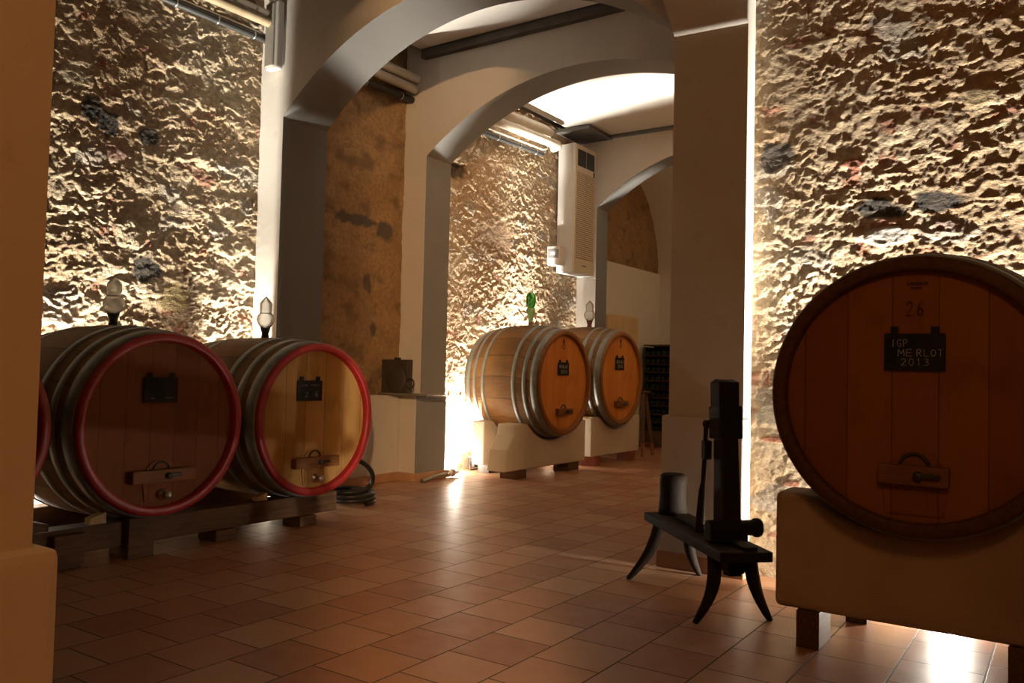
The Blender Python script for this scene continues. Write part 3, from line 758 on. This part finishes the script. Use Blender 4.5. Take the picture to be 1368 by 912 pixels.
# far ones, with a chipped near corner on the first
pA = cradle_poly(0.83, 0.10, 0.62, 0.76, 1.165, flat=0.20)
pA = [p for p in pA]
pA[0] = (-0.98, 0.10); pA[-1] = (-0.78, 0.62); pA.append((-0.80, 0.50)); pA.append((-0.93, 0.34))
cradle('pale stone cradle with a chipped corner, front of the nearer orange headed barrel', (-5.18, 8.52, 0), PI / 2, 0.83, 0.10, 0.62, 0.76, 1.165, 0.24, M_TUFA, [(-0.62, 0.22, 0), (0.56, 0.26, 0)], M_DARKWD, poly=pA)
cradle('pale stone cradle at the wall side of the nearer orange headed barrel', (-5.76, 8.66, 0), PI / 2, 0.70, 0.10, 0.62, 0.74, 1.155, 0.18, M_TUFA, [(-0.45, 0.26, 0), (0.5, 0.2, 0)], M_IRON, flat=0.16)
cradle('pale stone cradle at the front of the farthest barrel', (-5.18, 10.22, 0), PI / 2, 0.70, 0.13, 0.64, 0.76, 1.225, 0.24, M_TUFA, [(-0.50, 0.14, 0), (0.52, 0.14, 0)], M_REDWD, flat=0.14)
cradle('pale stone cradle at the wall side of the farthest barrel', (-5.72, 10.10, 0), PI / 2, 0.62, 0.13, 0.64, 0.74, 1.22, 0.2, M_TUFA, [(-0.45, 0.14, 0), (0.45, 0.14, 0)], M_REDWD, flat=0.14)

# ------------------------------------------------------------------ BOTTLE CORKING BENCH
t = thing('corking_bench', 'old black wooden bottle corking bench with lever post, before the right pier', 'corking bench', (-1.71, 4.405, 0), math.atan2(-0.729, 0.685))
MB().box((0, 0, 0.338), (1.16, 0.27, 0.05), bev=0.008).build('seat', M_BLACKWD, t)
def curved_leg(p0, p1, bow):
    p0 = Vector(p0); p1 = Vector(p1); pts = []; rr = []
    for i in range(9):
        s = i / 8
        p = p0.lerp(p1, s) + Vector(bow) * math.sin(PI * s)
        pts.append(p); rr.append((0.036 if s < 0.4 else 0.036 - 0.032 * (s - 0.4)) * (0.85 if s > 0.95 else 1.0))
    pts[-1].z = 0.0
    return MB().tube(pts, rr, 8)
for (a, b, bow) in (((0.42, -0.10, 0.315), (0.470, -0.215, 0), (0.01, 0.035, 0)), ((0.40, 0.10, 0.315), (0.455, 0.185, 0), (0.01, -0.030, 0)),
                    ((-0.40, -0.10, 0.315), (-0.40, -0.285, 0), (0.0, 0.035, 0)), ((-0.42, 0.10, 0.315), (-0.46, 0.185, 0), (0.0, -0.030, 0))):
    curved_leg(a, b, bow).build('leg', M_BLACKWD, t)
# upright: tapered, leaning a little towards the left end
MB().box((0.285, 0.02, 0.66), (0.135, 0.10, 0.60), bev=0.008, tilt=(-0.07, 'Y'), taper=0.86).build('post', M_BLACKWD, t)
MB().box((0.262, 0.02, 0.965), (0.15, 0.125, 0.17), bev=0.01, tilt=(-0.07, 'Y')).build('collar', M_BLACKWD, t)
MB().box((0.245, 0.02, 1.105), (0.125, 0.11, 0.14), bev=0.008, tilt=(-0.05, 'Y')).prism([(-0.055, 0), (0.055, 0), (0, 0.016)], 0.10, T(0.241, 0.07, 1.172) @ RX(PI / 2)).build('post_head', M_BLACKWD, t)
MB().tube([(0.19, -0.04, 0.95), (0.165, -0.05, 0.95)], 0.022, 10).tube([(0.178, -0.05, 0.95), (0.178, -0.055, 0.80)], 0.014, 8).box((0.185, -0.05, 0.815), (0.055, 0.04, 0.10), bev=0.008).build('lever_hinge', M_BLACKWD, t)
MB().tube([(0.178, -0.055, 0.79), (0.170, -0.06, 0.64), (0.160, -0.06, 0.60), (0.135, -0.06, 0.42), (0.125, -0.06, 0.38)], [0.013, 0.013, 0.019, 0.026, 0.028], 10).build('lever', M_BLACKWD, t)
rl = MB().tube([(0.335, -0.10, 0.435), (0.335, 0.15, 0.435)], 0.040, 12).lathe([(0.001, 0), (0.044, 0), (0.048, 0.008), (0.048, 0.03), (0.044, 0.038), (0.001, 0.038)], T(0.335, 0.145, 0.435) @ RX(-PI / 2), 14)
rl.box((0.335, 0.0, 0.40), (0.09, 0.20, 0.06), bev=0.008)
rl.build('cross_roller', M_BLACKWD, t)
MB().box((-0.02, 0.02, 0.378), (0.62, 0.09, 0.03), bev=0.006).build('slide_rail', M_BLACKWD, t)
MB().box((0.45, 0.03, 0.372), (0.22, 0.07, 0.02), bev=0.005).build('slide_rail', M_BLACKWD, t)
MB().box((0.345, 0.03, 0.265), (0.12, 0.09, 0.10), bev=0.012).box((0.325, 0.03, 0.235), (0.035, 0.07, 0.08), bev=0.008).box((0.37, 0.03, 0.24), (0.03, 0.07, 0.08), bev=0.008).build('tenon_block', M_BLACKWD, t)
MB().lathe([(0.001, 0.0), (0.088, 0.0), (0.084, 0.05), (0.080, 0.12), (0.083, 0.20), (0.080, 0.235), (0.06, 0.245), (0.001, 0.247)], T(-0.50, 0.02, 0.362), 22).build('end_block', M_BLACKWD, t)

# ------------------------------------------------------------------ SHELF, BOX, HOSES
t = thing('wall_shelf', 'thin stone shelf across the foot of the middle arch pier', 'shelf', (-5.86, 6.77, 0.93))
MB().box((0.0, 0.0, 0.012), (0.68, 0.32, 0.018), bev=0.003).build('slab', M_STEEL, t)
t = thing('metal_box', 'dark square metal box with a round dial and ring handle on the shelf', 'box', (-6.00, 6.68, 0.954))
bw = 0.36; MB().box((0, 0, 0.175), (bw, 0.09, 0.35), bev=0.006).build('housing', M_BOX, t)
MB().lathe([(0.001, 0.014), (0.125, 0.014), (0.135, 0.008), (0.135, 0)], T(0.03, -0.045, 0.14) @ RX(PI / 2), 32).build('dial', M_BOX, t)
MB().lathe([(0.001, 0), (0.035, 0), (0.035, 0.022), (0.001, 0.022)], T(0.005, 0, 0.35), 18).build('cap', M_IRON, t)
MB().tube([(0.205 + 0.05 * math.cos(a) + 0.02, -0.04, 0.10 + 0.05 * math.sin(a)) for a in [2 * PI * i / 20 for i in range(21)]], 0.008, 8).build('ring_handle', M_IRON, t)

def hose(name, label, pts, r, mat, cat='hose'):
    cu = bpy.data.curves.new(name, 'CURVE'); cu.dimensions = '3D'; cu.bevel_depth = r; cu.bevel_resolution = 3; cu.resolution_u = 8
    sp = cu.splines.new('NURBS'); sp.points.add(len(pts) - 1)
    for q, p in zip(sp.points, pts): q.co = (*p, 1)
    sp.use_endpoint_u = True; sp.order_u = 4
    tmp = bpy.data.objects.new(name + '_tmp', cu); COL.objects.link(tmp)
    dg = bpy.context.evaluated_depsgraph_get()
    me = bpy.data.meshes.new_from_object(tmp.evaluated_get(dg)); me.name = name
    bpy.data.objects.remove(tmp)
    me.materials.clear(); me.materials.append(mat)
    me.polygons.foreach_set('use_smooth', [True] * len(me.polygons))
    o = bpy.data.objects.new(name, me); COL.objects.link(o)
    return tag(o, label, cat) if label else o
pts = []
for i in range(60):
    a = 2 * PI * i / 20
    rr = 0.25 + 0.02 * math.sin(i * 0.37)
    pts.append((-5.33 + rr * 0.8 * math.cos(a), 5.36 + rr * math.sin(a) * 0.8, 0.024 + 0.038 * i / 20))
pts += [(-5.16, 5.46, 0.16), (-5.10, 5.42, 0.30), (-5.14, 5.28, 0.42), (-5.25, 5.16, 0.42), (-5.36, 5.15, 0.24), (-5.36, 5.22, 0.15)]
hose('coiled_hose', 'black rubber hose coiled on the floor behind the yellowish barrel', pts, 0.022, M_RUBBER)
t = thing('hose_end', 'short hose with metal coupling lying at the foot of the middle arch pier', 'hose', (-5.80, 7.0, 0))
h0 = hose('hose_length', None, [(0.03, -0.14, 0.02), (0.0, 0.0, 0.028), (-0.02, 0.15, 0.045), (-0.03, 0.30, 0.05), (-0.05, 0.40, 0.05)], 0.020, M_HOSEGR); h0.parent = t
cp = MB().lathe([(0.001, 0), (0.03, 0), (0.042, 0.02), (0.042, 0.05), (0.030, 0.055), (0.030, 0.11), (0.045, 0.115), (0.045, 0.14), (0.024, 0.15), (0.022, 0.24), (0.001, 0.24)], T(-0.05, 0.38, 0.048) @ RZ(0.12) @ RX(-PI / 2), 20)
cp.build('coupling', M_STEEL, t)

# ------------------------------------------------------------------ AIR CONDITIONER on the rear wall corner
t = thing('air_conditioner', 'tall cream air conditioner mounted high in the corner by the rear arch', 'air conditioner', (XL + 0.04, 10.50, 2.63))
fx = 0.27
MB().box((0.13, 0, 0.925), (0.26, 0.62, 1.85), bev=0.012).build('housing', M_ACW, t)
MB().box((fx, 0, 0.925), (0.03, 0.60, 1.83), bev=0.01).build('front_panel', M_AC, t)
for s in (-1, 1):
    MB().box((fx + 0.016, s * 0.125, 1.655), (0.006, 0.235, 0.24), bev=0.002).build('air_outlet', M_ACBLK, t)
g = MB()
g.box((fx + 0.0155, 0, 0.83), (0.003, 0.50, 1.24))
g.build('intake_recess', M_SLOT, t)
for c in (-0.125, 0.125):
    g = MB()
    for i in range(42):
        g.box((fx + 0.019, c, 0.235 + i * 0.0292), (0.008, 0.236, 0.0155))
    g.build('intake_grille', M_AC, t)
MB().box((fx + 0.017, 0.235, 1.47), (0.006, 0.03, 0.10), bev=0.002).build('control_panel', M_ACBLK, t)
m = MB()
for i in range(6): m.box((fx + 0.0165, -0.06 + i * 0.022, 0.115), (0.003, 0.016, 0.018 if i % 2 else 0.024))
m.build('nameplate', M_ACGRY, t)
MB().box((0.30 - 0.012, 0.30, -0.012), (0.035, 0.06, 0.016), bev=0.003).build('drip_lip', M_AC, t)
t = thing('control_unit', 'grey control unit with small display under the left side of the air conditioner', 'control unit', (XL + 0.115, 10.06, 2.72))
MB().box((0, 0, 0.13), (0.20, 0.16, 0.26), bev=0.006).build('housing', M_ACW, t)
MB().box((0, -0.082, 0.155), (0.18, 0.008, 0.12), bev=0.002).build('display_frame', M_ACGRY, t)
MB().box((0.0, -0.087, 0.16), (0.09, 0.004, 0.05), bev=0.001).build('display', M_ACW, t)

# ------------------------------------------------------------------ PIPES
def pipe(name, label, pts, r, mat, group=None, clips=(), clipmat=None, brackets=False):
    t = thing(name, label, 'pipe', pts[0], 0, group)
    p0 = Vector(pts[0])
    MB().tube([Vector(p) - p0 for p in pts], r, 14).build('tube', mat, t)
    for c in clips:
        if brackets: MB().box(((XL - p0.x) / 2 - 0.02, c[1] - p0.y, c[2] - p0.z), (p0.x - XL + 0.02, 0.02, 0.012)).build('bracket', M_STEEL, t)
        MB().lathe([(r + .002, -.006), (r + .006, -.006), (r + .006, .006), (r + .002, .006)], T(*(Vector(c) - p0)) @ RX(PI / 2), 14, closed=True).build('clip', clipmat or M_STEEL, t)
    return t
pipe('conduit', 'dark conduit with steel clips along the top of the stone wall over the red-rimmed barrels', [(-6.10, 1.0, 4.13), (-6.10, 4.94, 4.155)], 0.032, M_RUBBER, None, [(-6.10, y, 4.13 + .0063 * (y - 1)) for y in (3.98, 4.38, 4.76)])
pipe('conduit', 'thin steel wire pipe lying on the dark conduit over the red-rimmed barrels', [(-6.10, 1.0, 4.175), (-6.10, 4.94, 4.199)], 0.011, M_STEEL)
pipe('duct', 'brown pipe above the dark conduit over the red-rimmed barrels', [(-6.02, 1.0, 4.235), (-6.02, 4.94, 4.29)], 0.045, M_PIPEBR)
pipe('duct', 'cream pipe nearest the ceiling over the red-rimmed barrels', [(-6.03, 1.0, 4.35), (-6.03, 4.94, 4.375)], 0.026, M_PIPE, None, [(-6.03, y, 4.355) for y in (4.5, 4.72)])
pipe('duct', 'lower cream duct in the dim middle bay', [(-6.08, 5.50, 4.30), (-6.08, 6.94, 4.30)], 0.05, M_PIPE)
pipe('duct', 'upper cream duct in the dim middle bay', [(-6.06, 5.50, 4.41), (-6.06, 6.94, 4.41)], 0.05, M_PIPE)
pipe('conduit', 'dark conduit below the ducts of the dim middle bay', [(-6.12, 5.50, 4.16), (-6.12, 6.94, 4.19)], 0.035, M_RUBBER, None, [(-6.12, 6.2, 4.175), (-6.12, 6.75, 4.186)], None, True)
pipe('duct', 'lower cream duct above the brightly lit stone wall, ending by the air conditioner', [(-5.98, 7.39, 4.28), (-5.98, 9.70, 4.355), (-5.98, 9.82, 4.36), (-6.02, 9.90, 4.365), (-6.12, 9.94, 4.368)], 0.062, M_PIPE)
pipe('duct', 'upper cream duct above the brightly lit stone wall, ending by the air conditioner', [(-6.02, 7.39, 4.44), (-6.02, 9.60, 4.515), (-6.04, 9.72, 4.52), (-6.13, 9.78, 4.525)], 0.062, M_PIPE)
pipe('conduit', 'dark conduit over the brightly lit stone wall', [(-6.13, 7.39, 4.15), (-6.13, 9.68, 4.22)], 0.035, M_RUBBER, None, [(-6.13, y, 4.15 + 0.0306 * (y - 7.39)) for y in (8.1, 8.6, 9.1, 9.5)], None, True)
pipe('conduit', 'thin pale cable pipe bending up beside the dark conduit in the brightly lit bay', [(-6.08, 7.39, 4.20), (-6.08, 9.60, 4.26), (-6.08, 9.72, 4.30), (-6.08, 9.76, 4.50)], 0.012, M_PIPE, None, [(-6.08, 8.4, 4.228), (-6.08, 9.3, 4.252)], None, True)

# ------------------------------------------------------------------ LAMP BOX on the front arch's pilaster
t = thing('wall_lamp', 'narrow grey lamp box high on the front arch beside the pipes', 'wall lamp', (-5.985, 4.94, 3.86))
MB().box((0.0, -0.035, 0.31), (0.16, 0.07, 0.62), bev=0.02).build('housing', M_JBOX, t)
MB().box((-0.015, -0.075, 0.31), (0.115, 0.02, 0.57), bev=0.008).build('diffuser', M_JBOX2, t)
MB().tube([(0.03, -0.02, 0.62), (0.03, -0.02, 1.1)], 0.022, 12).build('cable_pipe', M_JBOX, t)

# ------------------------------------------------------------------ BOTTLE RACK and bottles
RX0, RY0 = -6.10, 13.05
t = thing('bottle_rack', 'dark timber bottle rack full of bottles against the far end wall', 'bottle rack', (RX0 + 0.33, RY0, 0))
rw, rd, rh = 0.72, 0.36, 1.72
for s in (-1, 1): MB().box((s * (rw / 2 - 0.012), rd / 2, rh / 2 - 0.02), (0.024, rd, rh - 0.04), bev=0.003).build('side_panel', M_IRON, t)
MB().box((0, rd / 2, rh - 0.012), (rw + 0.03, rd, 0.024), bev=0.003).build('top_panel', M_DARKWD, t)
MB().box((0, rd - 0.01, rh / 2), (rw - 0.05, 0.02, rh - 0.05)).build('back_panel', M_IRON, t)
MB().box((0, 0.02, 0.13), (rw - 0.05, 0.03, 0.24), bev=0.003).build('plinth_board', M_DARKWD, t)
rows, cols = 10, 7
dz = 0.141
for r_ in range(rows):
    MB().box((0, rd / 2, 0.262 + r_ * dz), (rw - 0.05, rd - 0.04, 0.014)).build('shelf', M_DARKWD, t)
bott = MB().lathe([(0.001, 0.012), (0.020, 0.006), (0.036, 0.0), (0.0395, 0.006), (0.0395, 0.175), (0.034, 0.205), (0.016, 0.24), (0.0145, 0.275), (0.0165, 0.278), (0.0165, 0.292), (0.001, 0.292)], RX(-PI / 2), 20)
first = None
for r_ in range(rows):
    for c_ in range(cols):
        x = RX0 + 0.33 - 0.297 + c_ * 0.099; z = 0.262 + 0.0075 + 0.0398 + r_ * dz
        if first is None:
            o = first = bott.build('wine_bottle', M_BOTTLE)
        else:
            o = first.copy(); COL.objects.link(o)
        o.location = (x, RY0 + 0.005 + 0.012 * random.random(), z)
        tag(o, 'dark green wine bottle lying bottom outwards in the far bottle rack', 'bottle', 'bottles in the far rack')

# ------------------------------------------------------------------ TRESTLE and CUPBOARD in the far bay
t = thing('trestle', 'slanting dark wooden trestle with red-brown feet beside the farthest barrel', 'trestle', (-5.30, 11.45, 0))
for sx, sy in ((0, -1), (0, 1)):
    y0 = sy * 0.16
    MB().tube([(0, y0, 0.18), (-0.06, y0 * .2, 0.95)], [0.034, 0.03], 8).build('leg', M_DARKWD, t)
    MB().tube([(0.01, y0 * 1.1, 0), (0.0, y0, 0.20)], [0.022, 0.034], 8).build('foot', M_REDWD, t)
MB().tube([(-0.30, -0.14, 0.16), (0.0, -0.16, 0.17)], 0.02, 8).tube([(-0.30, 0.14, 0.16), (0.0, 0.16, 0.17)], 0.02, 8).build('stretcher', M_REDWD, t)
MB().tube([(-0.30, -0.16, 0), (-0.25, -0.03, 0.95)], 0.026, 8).tube([(-0.30, 0.16, 0), (-0.25, 0.03, 0.95)], 0.026, 8).build('rear_leg', M_DARKWD, t)
MB().box((-0.15, 0, 0.955), (0.34, 0.12, 0.03), bev=0.004).build('top_rail', M_DARKWD, t)
t = thing('cupboard', 'tall beige board cupboard behind the farthest barrel', 'cupboard', (-6.05, 11.78, 0))
MB().box((0, 0, 1.06), (0.30, 1.10, 2.12), bev=0.006).build('carcass', M_BEIGE, t)
for s in (-1, 1):
    d = MB().box((0.156, s * 0.27, 1.06), (0.016, 0.53, 2.06), bev=0.003).build('door', M_BEIGE, t)
    MB().tube([(0.175, s * 0.05, 1.0), (0.175, s * 0.05, 1.12)], 0.008, 8).build('handle', M_STEEL, d)

# ------------------------------------------------------------------ FLOODLIGHTS on the floor (real fittings)
def floodlight(label, loc, rz, power, size=60, col=(1.0, 0.86, 0.66), tilt=0.0, blend=0.8, h=0.17):
    t = thing('floodlight', label, 'floodlight', loc, rz)
    MB().box((0, 0, h * 0.55), (0.17, 0.10, h * 0.7), bev=0.012).build('housing', M_IRON, t)
    MB().tube([(-0.10, 0, 0.006), (-0.10, 0, h * .6), (-0.085, 0, h * .6)], 0.007, 8).tube([(0.10, 0, 0.006), (0.10, 0, h * .6), (0.085, 0, h * .6)], 0.007, 8).box((0, 0, 0.006), (0.22, 0.05, 0.01)).build('bracket', M_IRON, t)
    MB().box((0, 0, h * 0.9 + 0.004), (0.15, 0.08, 0.008), bev=0.002).build('lens', M_LENS, t)
    return t
def spot(name, loc, target, power, size_deg, blend, col, rad=0.06):
    d = bpy.data.lights.new(name, 'SPOT'); d.energy = power; d.spot_size = math.radians(size_deg); d.spot_blend = blend; d.color = col; d.shadow_soft_size = rad
    o = bpy.data.objects.new(name, d); COL.objects.link(o); o.location = loc
    o.rotation_euler = (Vector(target) - Vector(loc)).to_track_quat('-Z', 'Y').to_euler()
    return o
def point(name, loc, power, col, rad=0.1):
    d = bpy.data.lights.new(name, 'POINT'); d.energy = power; d.color = col; d.shadow_soft_size = rad
    o = bpy.data.objects.new(name, d); COL.objects.link(o); o.location = loc
    return o
WH = (1.0, 0.92, 0.79)
WM = (1.0, 0.47, 0.16)
floodlight('white floodlight on the floor behind the dark red-rimmed barrel', (-6.02, 2.98, 0), PI / 2, 0)
floodlight('floodlight on the floor behind the yellowish barrel, at the pilaster', (-6.04, 4.76, 0), PI / 2, 0)
floodlight('floodlight on the floor behind the nearer orange headed barrel', (-6.10, 8.25, 0), PI / 2, 0)
floodlight('floodlight on the floor between the two orange headed barrels', (-6.02, 9.40, 0), PI / 2, 0)
floodlight('floodlight on the floor behind the farthest barrel', (-6.05, 10.74, 0), 0, 0)
fl = floodlight('floodlight with an added light-blocking plate on the floor behind the large right barrel', (-0.40, 4.99, 0), 0, 0)
MB().box((0, -0.062, 0.26), (0.70, 0.006, 0.50), bev=0.001).build('light_block_plate', M_IRON, fl)  # unseen plate added to keep the beam off the left side and arcade
def up(loc, target, p, size=125, rad=0.05): return spot('flood_beam', loc, target, p, size, 0.7, WH, rad)
up((-6.02, 2.98, 0.19), (-6.17, 3.25, 3.6), 3400, 76)
up((-6.03, 4.76, 0.19), (-6.14, 4.90, 3.4), 4200, 42)
up((-6.11, 8.25, 0.19), (-6.15, 8.05, 1.2), 3400, 138)
up((-6.05, 9.40, 0.19), (-5.75, 9.12, 3.0), 15000, 64, 0.14)
up((-6.04, 10.74, 0.19), (-6.04, 10.76, 3.0), 2600, 34)
up((-0.40, 4.974, 0.19), (-0.80, 5.06, 3.0), 5000, 88, 0.025)
up((-0.45, 4.974, 0.19), (-1.20, 5.10, 0.8), 750, 150, 0.03)
point('flood_spill', (-0.55, 4.912, 0.11), 110, WH, 0.012)
point('flood_spill', (-6.05, 2.92, 0.22), 240, WH, 0.04)
point('flood_spill', (-6.05, 4.74, 0.22), 60, WH, 0.04)
point('flood_spill', (-6.10, 7.85, 0.12), 70, WH, 0.05)
point('flood_spill', (-6.04, 9.42, 0.24), 120, WH, 0.05)
spot('warm_spotlight', (3.97, -4.5, 3.14), (-4.6, 5.6, 1.9), 8000, 60, 0.2, (1.0, 0.58, 0.27), 0.08)
point('rear_bay_lamp', (-2.7, 8.6, 3.6), 60, WM, 0.12)
point('far_bay_lamp', (-2.6, 12.4, 2.9), 40, (1.0, 0.66, 0.34), 0.12)
point('aisle_fill', (0.7, -1.3, 3.9), 230, WM, 0.4)  # unseen fill light added for warm ambient from the camera side

# ------------------------------------------------------------------ WORLD, CAMERA, VIEW
w = bpy.data.worlds.new('World'); scn.world = w; w.use_nodes = True
w.node_tree.nodes['Background'].inputs[0].default_value = (0.5, 0.4, 0.3, 1)
w.node_tree.nodes['Background'].inputs[1].default_value = 0.002

f = 1115.7
yaw, pitch, roll = math.radians(34.15), math.radians(2.092), math.radians(-1.342)
fw = Vector((-math.sin(yaw) * math.cos(pitch), math.cos(yaw) * math.cos(pitch), math.sin(pitch)))
rt = Vector((math.cos(yaw), math.sin(yaw), 0)); upv = rt.cross(fw)
r2 = rt * math.cos(roll) - upv * math.sin(roll); u2 = r2.cross(fw)
cam = bpy.data.cameras.new('Camera'); co = bpy.data.objects.new('Camera', cam); COL.objects.link(co)
cam.sensor_width = 36.0; cam.lens = f / 1368 * 36.0; cam.clip_start = 0.05; cam.clip_end = 100
Mx = Matrix((r2, u2, -fw)).transposed().to_4x4(); Mx.translation = (0, 0, 1.2)
co.matrix_world = Mx
scn.camera = co
vs = scn.view_settings
vs.view_transform = 'Standard'; vs.look = 'None'; vs.gamma = 1.0; vs.use_curve_mapping = False
vs.exposure = -1.0
